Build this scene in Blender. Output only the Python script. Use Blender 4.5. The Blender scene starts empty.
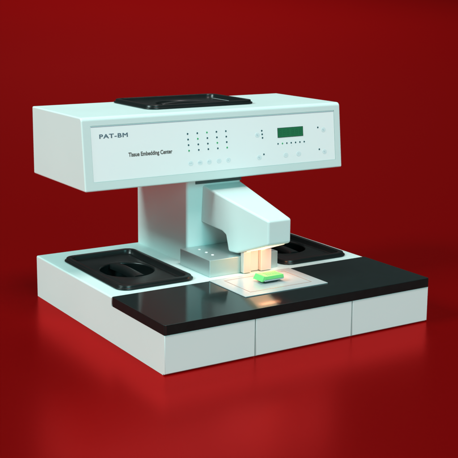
import bpy, bmesh, math, random
from mathutils import Vector, Matrix
S = bpy.context.scene
COL = S.collection
random.seed(4)

# ------------------------------------------------------------------ camera
RES = 458.0
cam = bpy.data.cameras.new('camera'); camo = bpy.data.objects.new('camera', cam); COL.objects.link(camo)
CX, CY, CZ, YAW, PIT, ROL, F, PPX, PPY = -0.826, -1.5037, 0.6447, 0.5603, -0.1928, 0.0069, 1054.44, 223.99, 198.59
YAW, PIT, ROL, F, PPX, PPY = CAMFIX = (YAW, PIT, ROL, F, PPX, PPY)
fw = Vector((math.sin(YAW)*math.cos(PIT), math.cos(YAW)*math.cos(PIT), math.sin(PIT)))
r0 = fw.cross(Vector((0, 0, 1))).normalized(); u0 = r0.cross(fw)
rt = math.cos(ROL)*r0 + math.sin(ROL)*u0; up = -math.sin(ROL)*r0 + math.cos(ROL)*u0
M = Matrix((rt, up, -fw)).transposed().to_4x4(); M.translation = (CX, CY, CZ)
camo.matrix_world = M
cam.sensor_width = 36; cam.lens = F/RES*36
cam.shift_x = (RES/2-PPX)/RES; cam.shift_y = (PPY-RES/2)/RES
cam.clip_start = .05; cam.clip_end = 200
S.camera = camo

# ------------------------------------------------------------------ world, lamps, exposure
w = bpy.data.worlds.new('World'); S.world = w; w.use_nodes = True
bg = w.node_tree.nodes['Background']; bg.inputs[0].default_value = (.85, 1, .98, 1); bg.inputs[1].default_value = .065
S.view_settings.view_transform = 'Standard'; S.view_settings.look = 'None'
S.view_settings.exposure = 0; S.view_settings.gamma = 1
def area(name, loc, target, size, power, color, sy=None):
    l = bpy.data.lights.new(name, 'AREA'); l.energy = power; l.color = color; l.size = size
    if sy: l.shape = 'RECTANGLE'; l.size_y = sy
    o = bpy.data.objects.new(name, l); COL.objects.link(o); o.location = loc
    o.rotation_euler = (Vector(target)-Vector(loc)).to_track_quat('-Z', 'Y').to_euler(); return o
area('softbox_top', (.8, -3.0, 8.6), (.3, .3, .1), 3.0, 580, (1, .85, .84))
area('softbox_left', (-5.6, .9, 4.8), (.3, .3, .2), 2.4, 540, (.74, 1, .97))
area('softbox_front', (-.6, -8.0, 3.2), (.3, .3, .2), 4.0, 395, (.40, 1, 1))
area('added_backdrop_fill', (3.8, 6.3, 7.0), (4.0, 7.4, 0), 3.5, 260, (1, .98, .96)).data.spread = math.radians(115)  # lamp added only to brighten and even out the far red backdrop

# ------------------------------------------------------------------ materials
def mat(name, col, rough=.4, metal=0, spec=.5, var=.03, scale=9, bump=0, bscale=400, emis=None, coat=0):
    m = bpy.data.materials.new(name); m.use_nodes = True; nt = m.node_tree; b = nt.nodes['Principled BSDF']
    b.inputs['Roughness'].default_value = rough; b.inputs['Metallic'].default_value = metal
    b.inputs['Specular IOR Level'].default_value = spec; b.inputs['Coat Weight'].default_value = coat
    b.inputs['Coat Roughness'].default_value = .05
    tc = nt.nodes.new('ShaderNodeTexCoord')
    n = nt.nodes.new('ShaderNodeTexNoise'); n.inputs['Scale'].default_value = scale; n.inputs['Detail'].default_value = 4
    nt.links.new(tc.outputs['Object'], n.inputs['Vector'])
    mx = nt.nodes.new('ShaderNodeMix'); mx.data_type = 'RGBA'
    mx.inputs['A'].default_value = (*[c*(1-var) for c in col], 1); mx.inputs['B'].default_value = (*[min(1, c*(1+var)) for c in col], 1)
    nt.links.new(n.outputs['Fac'], mx.inputs['Factor']); nt.links.new(mx.outputs['Result'], b.inputs['Base Color'])
    mr = nt.nodes.new('ShaderNodeMapRange'); mr.inputs['To Min'].default_value = rough*.85; mr.inputs['To Max'].default_value = min(1, rough*1.15)
    nt.links.new(n.outputs['Fac'], mr.inputs['Value']); nt.links.new(mr.outputs['Result'], b.inputs['Roughness'])
    if bump:
        n2 = nt.nodes.new('ShaderNodeTexNoise'); n2.inputs['Scale'].default_value = bscale; n2.inputs['Detail'].default_value = 3
        nt.links.new(tc.outputs['Object'], n2.inputs['Vector'])
        bp = nt.nodes.new('ShaderNodeBump'); bp.inputs['Strength'].default_value = bump; bp.inputs['Distance'].default_value = .0004
        nt.links.new(n2.outputs['Fac'], bp.inputs['Height']); nt.links.new(bp.outputs['Normal'], b.inputs['Normal'])
    if emis:
        b.inputs['Emission Color'].default_value = (*emis[:3], 1); b.inputs['Emission Strength'].default_value = emis[3]
    return m
WHITE = mat('white_enamel', (.64, .82, .80), .38, spec=.35, var=.012, bump=.12, bscale=900)
PANEL = mat('control_panel_film', (.86, .98, .975), .30, spec=.3, var=.006)
BLACK = mat('black_polished_slab', (.006, .012, .012), .09, spec=.32, var=.25, scale=60, bump=.03, bscale=700)
LID = mat('black_moulded_plastic', (.006, .009, .009), .30, spec=.36, var=.2, scale=30, bump=.15, bscale=1100)
LIDH = LID
STEEL = mat('satin_steel', (.54, .66, .65), .42, metal=.75, var=.03, scale=12)
PLATE = mat('frosted_cold_plate', (.47, .53, .54), .2, spec=.8, var=.05, scale=20)
NOZ = mat('satin_nozzle_metal', (.78, .72, .66), .38, metal=.35, var=.05, scale=12)
LINE = mat('warm_reflection_line', (.62, .42, .36), .35, metal=.5)  # pinkish tone paints in a warm reflection caught in the border groove
GREEN = mat('green_plastic', (.18, .66, .20), .38, var=.08, scale=80)
NECK = mat('dark_teal', (.05, .10, .10), .5)
SLATE = mat('slate_grey', (.30, .38, .44), .5)
DARK = mat('mould_foot_shade', (.03, .04, .04), .6)  # near-black mould foot: the shadow and reflection there are painted into its colour
FOOT = mat('grey_rubber', (.10, .11, .11), .7)
INK = mat('dark_blue_grey_ink', (.09, .16, .20), .5, var=.1)
INK2 = mat('dark_brown_grey_ink', (.10, .10, .09), .5, var=.1)
LEDD = mat('dark_teal_lamp', (.02, .10, .12), .3)
LEDG = mat('green_lamp', (.04, .36, .14), .3, emis=(.05, .6, .2, .12))
BTN = mat('button_grey_print', (.72, .90, .91), .4)
BTNI = mat('button_icon_ink', (.50, .70, .74), .4)
LCD = mat('green_display', (.015, .17, .07), .25, emis=(.02, .40, .15, .03))
LCDD = mat('display_digit', (.01, .13, .06), .3)
BEZ = mat('display_bezel', (.03, .07, .06), .3)
CAPW = mat('white_cap', (.85, .9, .9), .3)
WARM = mat('lamp_glass', (1, .9, .7), .3, emis=(1, .74, .50, 1.0))
WAX = mat('white_paraffin', (.75, .76, .72), .4)

# red backdrop: matt red with a soft red sheen
RED = bpy.data.materials.new('red_backdrop'); RED.use_nodes = True
nt = RED.node_tree; nt.nodes.clear()
out = nt.nodes.new('ShaderNodeOutputMaterial'); mixs = nt.nodes.new('ShaderNodeMixShader'); di = nt.nodes.new('ShaderNodeBsdfDiffuse'); gl = nt.nodes.new('ShaderNodeBsdfGlossy')
di.inputs[0].default_value = (.180, .0001, .0004, 1); gl.inputs[0].default_value = (1, .05, .05, 1); gl.inputs['Roughness'].default_value = .27
mixs.inputs[0].default_value = .48
nt.links.new(di.outputs[0], mixs.inputs[1]); nt.links.new(gl.outputs[0], mixs.inputs[2]); nt.links.new(mixs.outputs[0], out.inputs[0])

# ------------------------------------------------------------------ helpers
def link(name, me, m, parent, base, mods=True):
    """mesh given in world coordinates -> object with its origin at the middle of its foot"""
    vs = [v.co for v in me.vertices]
    lo = [min(v[i] for v in vs) for i in range(3)]; hi = [max(v[i] for v in vs) for i in range(3)]
    c = Vector(((lo[0]+hi[0])/2, (lo[1]+hi[1])/2, lo[2]))
    me.transform(Matrix.Translation(-c))
    o = bpy.data.objects.new(name, me); COL.objects.link(o)
    me.materials.clear(); me.materials.append(m)
    if parent: o.parent = parent
    o.location = c-base
    return o
def wpos(o):
    p = Vector((0, 0, 0))
    while o: p = p+o.location; o = o.parent
    return p
def mk(name, bm, m, parent=None, smooth=False, angle=None):
    bmesh.ops.recalc_face_normals(bm, faces=bm.faces)
    me = bpy.data.meshes.new(name); bm.to_mesh(me); bm.free()
    for p in me.polygons: p.use_smooth = smooth
    if smooth and angle: me.set_sharp_from_angle(angle=math.radians(angle))
    o = link(name, me, m, parent, wpos(parent) if parent else Vector((0, 0, 0)))
    if smooth and angle and angle < 45: weighted(o)
    return o
def weighted(o):
    for md in [q for q in o.modifiers if q.type == 'WEIGHTED_NORMAL']: o.modifiers.remove(md)
    md = o.modifiers.new('wn', 'WEIGHTED_NORMAL'); md.keep_sharp = True; md.mode = 'FACE_AREA'; md.weight = 90
def bevel(bm, w, seg=3, edges=None):
    bmesh.ops.bevel(bm, geom=edges if edges is not None else list(bm.edges), offset=w, segments=seg, profile=.5, affect='EDGES')
def box(x0, x1, y0, y1, z0, z1, w=0, seg=3, bm=None):
    bm = bm or bmesh.new(); vs = [bm.verts.new((x, y, z)) for x in (x0, x1) for y in (y0, y1) for z in (z0, z1)]
    for f in ((0, 1, 3, 2), (4, 6, 7, 5), (0, 4, 5, 1), (2, 3, 7, 6), (0, 2, 6, 4), (1, 5, 7, 3)): bm.faces.new([vs[i] for i in f])
    if w: bevel(bm, w, seg)
    return bm
def prism(yz, x0, x1):
    """profile in (y,z) extruded along x"""
    bm = bmesh.new(); a = [bm.verts.new((x0, y, z)) for y, z in yz]; b = [bm.verts.new((x1, y, z)) for y, z in yz]
    bm.faces.new(a); bm.faces.new(b[::-1]); n = len(yz)
    for i in range(n): bm.faces.new((a[i], b[i], b[(i+1) % n], a[(i+1) % n]))
    bmesh.ops.recalc_face_normals(bm, faces=bm.faces); return bm
def disc(c, r, h, axis=(0, 0, 1), n=20, w=0):
    bm = bmesh.new(); q = Vector((0, 0, 1)).rotation_difference(Vector(axis)).to_matrix().to_4x4()
    bmesh.ops.create_cone(bm, cap_ends=True, segments=n, radius1=r, radius2=r*(1-w), depth=h, matrix=Matrix.Translation(c) @ q @ Matrix.Translation((0, 0, h/2))); return bm
def cut(o, cutters):
    """subtract boxes (world coordinates) from an object for good"""
    o.modifiers.clear()
    for cb in cutters:
        me = bpy.data.meshes.new('c'); cb.transform(Matrix.Translation(-wpos(o))); bmesh.ops.recalc_face_normals(cb, faces=cb.faces); cb.to_mesh(me); cb.free()
        c = bpy.data.objects.new('c', me); COL.objects.link(c)
        c.location = wpos(o)
        md = o.modifiers.new('b', 'BOOLEAN'); md.operation = 'DIFFERENCE'; md.object = c; md.solver = 'EXACT'
        bpy.context.view_layer.update()
        dg = bpy.context.evaluated_depsgraph_get(); nm = bpy.data.meshes.new_from_object(o.evaluated_get(dg))
        o.modifiers.clear(); o.data = nm; bpy.data.objects.remove(c)
    o.data.set_sharp_from_angle(angle=math.radians(40)); weighted(o)
def rrect(x0, x1, y0, y1, r, z, n=10, ns=12):
    pts = []; cs = ((x1-r, y1-r, 0), (x0+r, y1-r, 90), (x0+r, y0+r, 180), (x1-r, y0+r, 270))
    for q, (cx, cy, a0) in enumerate(cs):
        for k in range(n+1):
            a = math.radians(a0+90*k/n); pts.append((cx+r*math.cos(a), cy+r*math.sin(a), z))
        nx, ny, b0 = cs[(q+1) % 4]; b = math.radians(b0); p = pts[-1]; e = (nx+r*math.cos(b), ny+r*math.sin(b))
        for k in range(1, ns): pts.append((p[0]+(e[0]-p[0])*k/ns, p[1]+(e[1]-p[1])*k/ns, z))
    return pts
def loft(rings, close_bottom=False, close_top=True):
    bm = bmesh.new(); R = [[bm.verts.new(p) for p in r] for r in rings]; n = len(R[0])
    for a, b in zip(R, R[1:]):
        for i in range(n): bm.faces.new((a[i], a[(i+1) % n], b[(i+1) % n], b[i]))
    if close_top: bm.faces.new(R[-1])
    if close_bottom: bm.faces.new(R[0])
    return bm
def tag(o, label, cat, group=None):
    o['label'] = label; o['category'] = cat
    if group: o['group'] = group
    return o

# ------------------------------------------------------------------ setting: one red sweep, floor rising softly far behind
bm = bmesh.new(); prof = [(-9, 0), (1.4, 0)]
for k in range(1, 9): prof.append((1.4+.15*k, .0088*.15*k*k/2*.88))
m0 = math.tan(math.radians(7.2)); y0, z0 = prof[-1]
for k in range(1, 12): prof.append((y0+.55*k, z0+m0*.55*k*(.5+.5*min(1, k/4))))
cols = []
for x in [-12+24*i/24 for i in range(25)]: cols.append([bm.verts.new((x, y, z)) for y, z in prof])
for a, b in zip(cols, cols[1:]):
    for i in range(len(prof)-1): bm.faces.new((a[i], b[i], b[i+1], a[i+1]))
fl = mk('red_backdrop', bm, RED, smooth=True); fl['kind'] = 'structure'
bpy.context.view_layer.update()
# floor faces up
if fl.data.polygons[0].normal.z < 0: fl.data.flip_normals()

# ------------------------------------------------------------------ the machine
root = bpy.data.objects.new('tissue_embedding_machine', None); COL.objects.link(root); root.location = (.3, .28, 0)
tag(root, 'white tissue embedding machine with overhanging control head and black worktop, on red backdrop', 'lab machine')

W, D, ZT, ZB, ZS, YS = .600, .5687, .0893, .0722, .0903, .2015
prof = [(.0060, .0), (.0060, ZB-.0003), (YS+.002, ZB-.0003), (YS+.002, ZT), (D, ZT), (D, 0)]
bm = prism(prof, 0, W)
ed = [e for e in bm.edges if all(v.co.z > .08 for v in e.verts) and not all(abs(v.co.y-YS-.002) < 1e-4 for v in e.verts)] + \
     [e for e in bm.edges if all(abs(v.co.y-D) < 1e-4 for v in e.verts) and abs(e.verts[0].co.z-e.verts[1].co.z) > .05]
bevel(bm, .0032, 4, list(set(ed)))
body = mk('base_cabinet', bm, WHITE, root, smooth=True, angle=35)
WL = (.043, .183, .237, .489); WR = (.420, .562, .237, .489)
cut(body, [box(*WL, .035, .2), box(*WR, .035, .2)])
G1, G2 = .1862, .4072
for a, b in ((0, G1-.0009), (G1+.0009, G2-.0009), (G2+.0009, W)):
    bm = box(a, b, 0, .0060, .0022, ZB-.0004)
    bevel(bm, .0016, 3, [e for e in bm.edges if all(v.co.y < .001 for v in e.verts)])
    mk('front_panel', bm, WHITE, root, smooth=True, angle=35)
for x in (.05, W-.05):
    for y in (.05, D-.05): pass

# worktop: polished black slab
bm = box(-.0006, W+.0006, -.0012, YS, ZB, ZS)
bevel(bm, .004, 4, [e for e in bm.edges if abs(e.verts[0].co.z-e.verts[1].co.z) > .01])
bevel(bm, .0011, 2, [e for e in bm.edges if abs(e.verts[0].co.z-e.verts[1].co.z) < 1e-5 and e.verts[0].co.z > ZS-1e-4 and len(e.link_faces) == 2 and abs(e.link_faces[0].normal.z-e.link_faces[1].normal.z) > .5])
mk('worktop', bm, BLACK, root, smooth=True, angle=35)['label'] = 'glossy black slab worktop'

# column
bm = box(.2426, .3752, .344, D-.0012, ZT-.0006, .2712)
bevel(bm, .006, 5, [e for e in bm.edges if abs(e.verts[0].co.z-e.verts[1].co.z) > .1])
mk('column', bm, WHITE, root, smooth=True, angle=35)

# head
HX0, HX1, HB, HT, HR = -.0040, .6128, .2700, .4110, .5587
yf = lambda z: .3018+(z-HB)*.0144/.141
bm = prism([(yf(HB), HB), (yf(HT), HT), (HR, HT), (HR, HB)], HX0, HX1)
top = [e for e in bm.edges if all(v.co.z > HT-1e-3 for v in e.verts)]
bevel(bm, .0075, 6, [e for e in top if all(v.co.y < .4 for v in e.verts)])
bevel(bm, .0030, 3, [e for e in bm.edges if len(e.link_faces) == 2 and e.calc_face_angle(0) > .8])
head = mk('head_housing', bm, WHITE, root, smooth=True, angle=40)
# shallow recess for the control panel
def slab_on_front(x0, x1, z0, z1, d0, d1, bm=None):
    n = Vector((0, -1, .1021)).normalized()
    bm = bm or bmesh.new(); vs = []
    for x in (x0, x1):
        for z in (z0, z1):
            for d in (d0, d1): vs.append(bm.verts.new(Vector((x, yf(z), z))+n*d))
    for f in ((0, 1, 3, 2), (4, 6, 7, 5), (0, 4, 5, 1), (2, 3, 7, 6), (0, 2, 6, 4), (1, 5, 7, 3)): bm.faces.new([vs[i] for i in f])
    bmesh.ops.recalc_face_normals(bm, faces=bm.faces)
    return bm
PX0, PX1, PZ0, PZ1 = .0142, .5960, .2874, .3948
cut(head, [slab_on_front(PX0, PX1, PZ0, PZ1, -.0017, .01), box(.190, .416, .392, .535, .37, .43)])
panel = mk('control_panel', slab_on_front(PX0+.0006, PX1-.0006, PZ0+.0006, PZ1-.0014, -.0016, -.0006), PANEL, root)
panel['label'] = 'pale cyan control panel with lettering, lamps and buttons'
def fr(x, z, d=0):
    n = Vector((0, -1, .1021)).normalized(); return Vector((x, yf(z), z))+n*(d-.0006)
NF = Vector((0, -1, .1021)).normalized(); UF = Vector((0, .1021, 1)).normalized()
def plate_xz(name, x, z, r, h, m, parent=panel, n=20, sx=1):
    bm = bmesh.new(); vs0 = []; vs1 = []
    for k in range(n):
        a = 2*math.pi*k/n; o = Vector((r*sx*math.cos(a), 0, 0))+UF*r*math.sin(a)
        vs0.append(bm.verts.new(fr(x, z, .00005)+o)); vs1.append(bm.verts.new(fr(x, z, h)+o*.9))
    bm.faces.new(vs1); bm.faces.new(vs0)
    for k in range(n): bm.faces.new((vs0[k], vs0[(k+1) % n], vs1[(k+1) % n], vs1[k]))
    return mk(name, bm, m, parent)
def quad_xz(name, x0, x1, z0, z1, h, m, parent, h0=.00005):
    bm = bmesh.new(); vs = []
    for x in (x0, x1):
        for z in (z0, z1):
            for d in (h0, h): vs.append(bm.verts.new(fr(x, z, d)))
    for f in ((0, 1, 3, 2), (4, 6, 7, 5), (0, 4, 5, 1), (2, 3, 7, 6), (0, 2, 6, 4), (1, 5, 7, 3)): bm.faces.new([vs[i] for i in f])
    return mk(name, bm, m, parent)
def lettering(name, text, x0, x1, zb, cap, m, bold=0.0, space=1.0):
    cu = bpy.data.curves.new(name, 'FONT'); cu.body = text; cu.size = 1; cu.bevel_depth = bold; cu.bevel_resolution = 0; cu.space_character = space; cu.extrude = .004
    to = bpy.data.objects.new('t', cu); COL.objects.link(to); bpy.context.view_layer.update()
    me = bpy.data.meshes.new_from_object(to.evaluated_get(bpy.context.evaluated_depsgraph_get())); bpy.data.objects.remove(to)
    xs = [v.co.x for v in me.vertices]; lo, hi = min(xs), max(xs); k = (x1-x0)/(hi-lo)
    sy = cap/.70
    for v in me.vertices:
        p = Vector((x0+(v.co.x-lo)*k, 0, 0)); base = fr(0, zb, .0001); base.x = 0
        v.co = p+base+UF*(v.co.y*sy)+NF*(.00008+.002*v.co.z)
    return link(name, me, m, panel, wpos(panel))
lettering('lettering', 'PAT-BM', .0320, .0928, .3699, .0080, INK, .028, 1.12)
lettering('lettering', 'Tissue Embedding Center', .0918, .1893, .3312, .0078, INK2, .034, 1.0)
green = {(2, 0), (1, 1), (3, 2), (0, 3), (4, 3)}
for c in range(5):
    for r in range(4):
        plate_xz('indicator_lamp', .2261+c*.0226+r*.0005, .3668-r*.01122, .0019, .0006, LEDG if (c, r) in green else LEDD, n=14)
def button(x, z, r, icon):
    b = plate_xz('push_button', x, z, r, .00025, BTN, sx=1.12)
    for (dx, dz, wd, hg) in icon: quad_xz('button_mark', x+dx-wd/2, x+dx+wd/2, z+dz-hg/2, z+dz+hg/2, .00034, BTNI, b, .00026)
for i, x in enumerate((.2303, .2520, .2738, .2969, .3196)):
    ic = [[(-.002, 0, .0022, .0018), (.0016, .0004, .0022, .0016)], [(-.0026, 0, .0026, .0022), (.0012, 0, .0024, .0022)], [(-.0022, .0003, .0026, .0018), (.0014, 0, .0018, .0014)], [(0, 0, .0016, .0010)], [(-.0006, -.0003, .0028, .0012)]][i]
    button(x, .3074, .0052, ic)
for x, z in ((.3937, .3537), (.3961, .3069), (.5662, .3541), (.5672, .3068)): button(x, z, .0054, [(-.0008, .0004, .0042, .0016), (.0006, -.0018, .0030, .0010)])
for x, z in ((.4641, .3068), (.4976, .3072)): button(x, z, .0055, [(0, 0, .0014, .0014)])
for k in range(7): plate_xz('indicator_lamp', .4450+k*.0114, .3320, .0018, .0006, LEDG if k == 1 else LEDD, n=14)
for k in range(3): plate_xz('indicator_lamp', .4050+k*.0006, .3620-k*.0074, .0019, .0006, LEDD, n=14)
for x, z in ((.4079, .3126), (.5511, .3601), (.5531, .3129)): plate_xz('indicator_lamp', x, z, .0019, .0006, LEDD, n=14)
quad_xz('printed_mark', .4790, .4808, .3250, .3260, .0001, BTNI, panel)
quad_xz('panel_top_line', PX0+.001, PX1-.001, PZ1-.0030, PZ1-.0018, .0002, SLATE, panel)  # slate grey line along the panel's top edge
disp = quad_xz('display_screen', .4447, .5113, .3446, .3652, .0005, BEZ, panel); disp['label'] = 'small green digital display'
quad_xz('screen_glass', .4457, .5103, .3455, .3643, .0007, LCD, disp, .0004)
# faint eight-shaped digit segments on the display
bm = bmesh.new()
for k in range(6):
    x = .4492+k*.0098+(.003 if k > 2 else 0)
    for dx, dz, wd, hg in ((0, .0052, .004, .0008), (0, 0, .004, .0008), (0, -.0052, .004, .0008), (-.0025, .0026, .0008, .0042), (.0025, .0026, .0008, .0042), (-.0025, -.0026, .0008, .0042), (.0025, -.0026, .0008, .0042)):
        a = [bm.verts.new(fr(x+.0025+dx+sx*wd/2, .3549+dz+sz*hg/2, .00078)) for sx, sz in ((-1, -1), (1, -1), (1, 1), (-1, 1))]; bm.faces.new(a)
mk('screen_digits', bm, LCDD, disp)

# arm reaching forward from the column
sideL = lambda y: .281+(.344-y)*.0888
sideR = lambda y: .3765-(.344-y)*.105
pr = [(.350, .2529), (.1296, .2139), (.1298, .1655), (.2300, .1297), (.2560, .1285), (.2655, .1610), (.2780, .1668), (.350, .1755)]
bm = bmesh.new()
L = [bm.verts.new((sideL(y)-(.004 if (z < .2 and y > .3) else 0), y, z)) for y, z in pr]; R = [bm.verts.new((sideR(y), y, z)) for y, z in pr]
bm.faces.new(L); bm.faces.new(R[::-1]); n = len(pr)
for i in range(n): bm.faces.new((L[i], R[i], R[(i+1) % n], L[(i+1) % n]))
bmesh.ops.recalc_face_normals(bm, faces=bm.faces)
bevel(bm, .0045, 5)
arm = mk('arm', bm, WHITE, root, smooth=True, angle=40); arm['label'] = 'sloping white arm over the worktop'
# lamp glass let into the sloping underside
sl = (.1297-.1655)/(.2300-.1298)
bm = bmesh.new(); vs = []
for x in (.306, .350):
    for y in (.146, .214):
        for d in (.0008, -.0010): vs.append(bm.verts.new((x, y, .1655+(y-.1298)*sl+d)))
for f in ((0, 1, 3, 2), (4, 6, 7, 5), (0, 4, 5, 1), (2, 3, 7, 6), (0, 2, 6, 4), (1, 5, 7, 3)): bm.faces.new([vs[i] for i in f])
mk('work_lamp', bm, WARM, arm)
l = bpy.data.lights.new('work_lamp_light', 'AREA'); l.energy = .15; l.color = (1, .38, .18); l.shape = 'RECTANGLE'; l.size = .04; l.size_y = .05
lo = bpy.data.objects.new('work_lamp_light', l); COL.objects.link(lo); lo.location = (.328, .172, .1465)
lo.rotation_euler = Vector((0, .32, -1)).to_track_quat('-Z', 'Y').to_euler()

# dispenser block and nozzle plate under the arm
bm = box(.2262, .3900, .2250, .3432, ZT+.0002, .1240, .0009, 2)
blk = mk('dispenser_block', bm, STEEL, root); blk['label'] = 'satin metal block under the arm'
for y in (.3158, .2874, .2631): mk('plug', disc((.2560, y, .1240), .0032, .0010, w=.25), CAPW, blk)
for xa, xb, ya in ((.2985, .3170, .2130), (.3173, .3397, .2205), (.3400, .3660, .2120)):
    mk('nozzle_plate', box(xa, xb, ya, .2249, ZT+.0015, .1345, .0016, 3), NOZ, root, smooth=True, angle=40)
mk('neck_strip', box(.2630, .3757, .3426, .400, .2555, .2695, .0005, 1), NECK, root)  # dark teal strip across the column front, just below the head
# cold plate with its border line
bm = box(.2100, .4015, .0700, .2003, ZS+.0001, ZS+.0016, .0004, 2)
cp = mk('cold_plate', bm, PLATE, root); cp['label'] = 'grey translucent-looking plate on the worktop'
bm = bmesh.new(); z0, z1 = ZS+.0017, ZS+.0019
for a in ((.234, .3778, .1828, .1842), (.234, .3778, .0905, .0919), (.234, .2354, .0919, .1828), (.3764, .3778, .0919, .1828)): box(*a, z0, z1, bm=bm)
mk('border_line', bm, LINE, cp)

# ------------------------------------------------------------------ lids of the wax wells
def lid(name, x0, x1, y0, y1, zb, label):
    """flanged lid: raised rim, sunken field, round finger bowl bridged by a bar; bar runs along the long side"""
    longy = (y1-y0) > (x1-x0); cx, cy = (x0+x1)/2, (y0+y1)/2
    t = bpy.data.objects.new(name, None); COL.objects.link(t); t.location = (cx, cy, zb); tag(t, label, 'lid', 'black lids of the machine wells')
    R = lambda i, z, r: rrect(x0+i, x1-i, y0+i, y1-i, r, zb+z)
    rings = [R(.004, .0003, .021), R(.0012, .0004, .024), R(0, .0014, .025), R(0, .0030, .025), R(.0008, .0038, .0245), R(.0030, .0040, .022), R(.0036, .0046, .0215), R(.0036, .0072, .0215), R(.0044, .0084, .021), R(.0066, .0088, .019),
             R(.0120, .0088, .0165), R(.0136, .0082, .0155), R(.0142, .0070, .015), R(.0155, .0000, .014), R(.0170, -.0012, .013), R(.0200, -.0015, .011), R(.0215, .0000, .010), R(.0240, .0010, .008), R(.0300, .0012, .006)]
    n = len(rings[0]); A = []
    for k in range(n):
        p = rings[-1][k]; A.append(math.atan2(p[1]-cy, p[0]-cx))
    rx, ry = (.055, .061) if longy else (.061, .055)
    C = lambda s, z: [(cx+rx*s*math.cos(a), cy+ry*s*math.sin(a), zb+z) for a in A]
    rings += [C(1.03, .0012), C(1.0, .0006), C(.98, -.0015), C(.985, -.0040), C(1.07, -.0120), C(1.08, -.0270), C(.40, -.0290)]
    bm = loft(rings); tp = mk('lid_tray', bm, LID, t, smooth=True, angle=50)
    # bar handle
    hl = .056 if longy else .056; hw0, hw1 = .0080, .012
    bm = bmesh.new(); prev = []
    N = 14
    for k in range(N+1):
        s = -1+2*k/N; wd = hw0+(hw1-hw0)*abs(s)**2.2; zt = .0050-.0030*abs(s)**2; sec = []
        for (a, z) in ((-1, -.0090), (-1, zt-.002), (-.75, zt-.0004), (-.3, zt), (.3, zt), (.75, zt-.0004), (1, zt-.002), (1, -.0090)):
            u, v = s*hl, a*wd
            sec.append(bm.verts.new((cx+v, cy+u, zb+z) if longy else (cx+u, cy+v, zb+z)))
        if prev:
            for i in range(8): bm.faces.new((prev[i], prev[(i+1) % 8], sec[(i+1) % 8], sec[i]))
        else: bm.faces.new(sec)
        prev = sec
    bm.faces.new(prev)
    mk('handle', bm, LID, t, smooth=True, angle=60)
    return t
lid('well_lid', .0285, .1975, .2225, .5035, ZT+.0001, 'black lid with bar handle over the left well, left of the white column')
lid('well_lid', .4070, .5775, .2225, .5035, ZT+.0001, 'black lid over the right well, partly hidden behind the sloping arm')
lid('well_lid', .1720, .4340, .3740, .5530, HT+.0001, 'black lid lying on top of the control head')

# ------------------------------------------------------------------ mould and cassette on the cold plate
ZC = ZS+.0019
t = bpy.data.objects.new('embedding_mould', None); COL.objects.link(t); t.location = (.309, .138, ZC)
tag(t, 'small steel mould tray under the green cassette on the cold plate', 'mould')
def frust(cx, cy, ax, ay, bx, by, z0, z1, w=0, shift=0):
    bm = bmesh.new(); a = [bm.verts.new((cx+sx*ax, cy+sy*ay, z0)) for sx, sy in ((-1, -1), (1, -1), (1, 1), (-1, 1))]
    b = [bm.verts.new((cx+shift+sx*bx, cy+sy*by, z1)) for sx, sy in ((-1, -1), (1, -1), (1, 1), (-1, 1))]
    bm.faces.new(a[::-1]); bm.faces.new(b)
    for i in range(4): bm.faces.new((a[i], a[(i+1) % 4], b[(i+1) % 4], b[i]))
    bmesh.ops.recalc_face_normals(bm, faces=bm.faces)
    if w: bevel(bm, w, 2)
    return bm
mk('mould_well', frust(.309, .138, .017, .012, .024, .0165, ZC, ZC+.0042, .0006), DARK, t)
mk('mould_flange', frust(.312, .138, .0275, .0185, .0290, .0195, ZC+.0043, ZC+.0078, .0006), STEEL, t)
t2 = bpy.data.objects.new('tissue_cassette', None); COL.objects.link(t2); t2.location = (.307, .138, ZC+.0079)
tag(t2, 'bright green plastic tissue cassette sitting on its steel mould', 'cassette')
mk('cassette_body', frust(.310, .138, .0285, .0200, .0270, .0192, ZC+.0079, ZC+.0150, .0010, 0), GREEN, t2)
bm = bmesh.new()
for i in range(7):
    for j in range(4):
        box(.2960+i*.0055, .2985+i*.0055, .1275+j*.0060, .1308+j*.0060, ZC+.0151, ZC+.0155, bm=bm)
mk('cassette_ribs', bm, GREEN, t2)
bm = bmesh.new()
wp = [(.2735, .0052), (.2812, .0154), (.2838, .0149), (.2838, .0084), (.2775, .0048)]
a = [bm.verts.new((x, .1190, ZC+z)) for x, z in wp]; b = [bm.verts.new((x, .1570, ZC+z)) for x, z in wp]
bm.faces.new(a); bm.faces.new(b[::-1])
for i in range(5): bm.faces.new((a[i], b[i], b[(i+1) % 5], a[(i+1) % 5]))
mk('writing_face', bm, GREEN, t2)
for o in (t, t2): o.scale = (.80, .82, .96)
t2.location.z = ZC+.0079*.96
t2.location.x = t.location.x = .3085
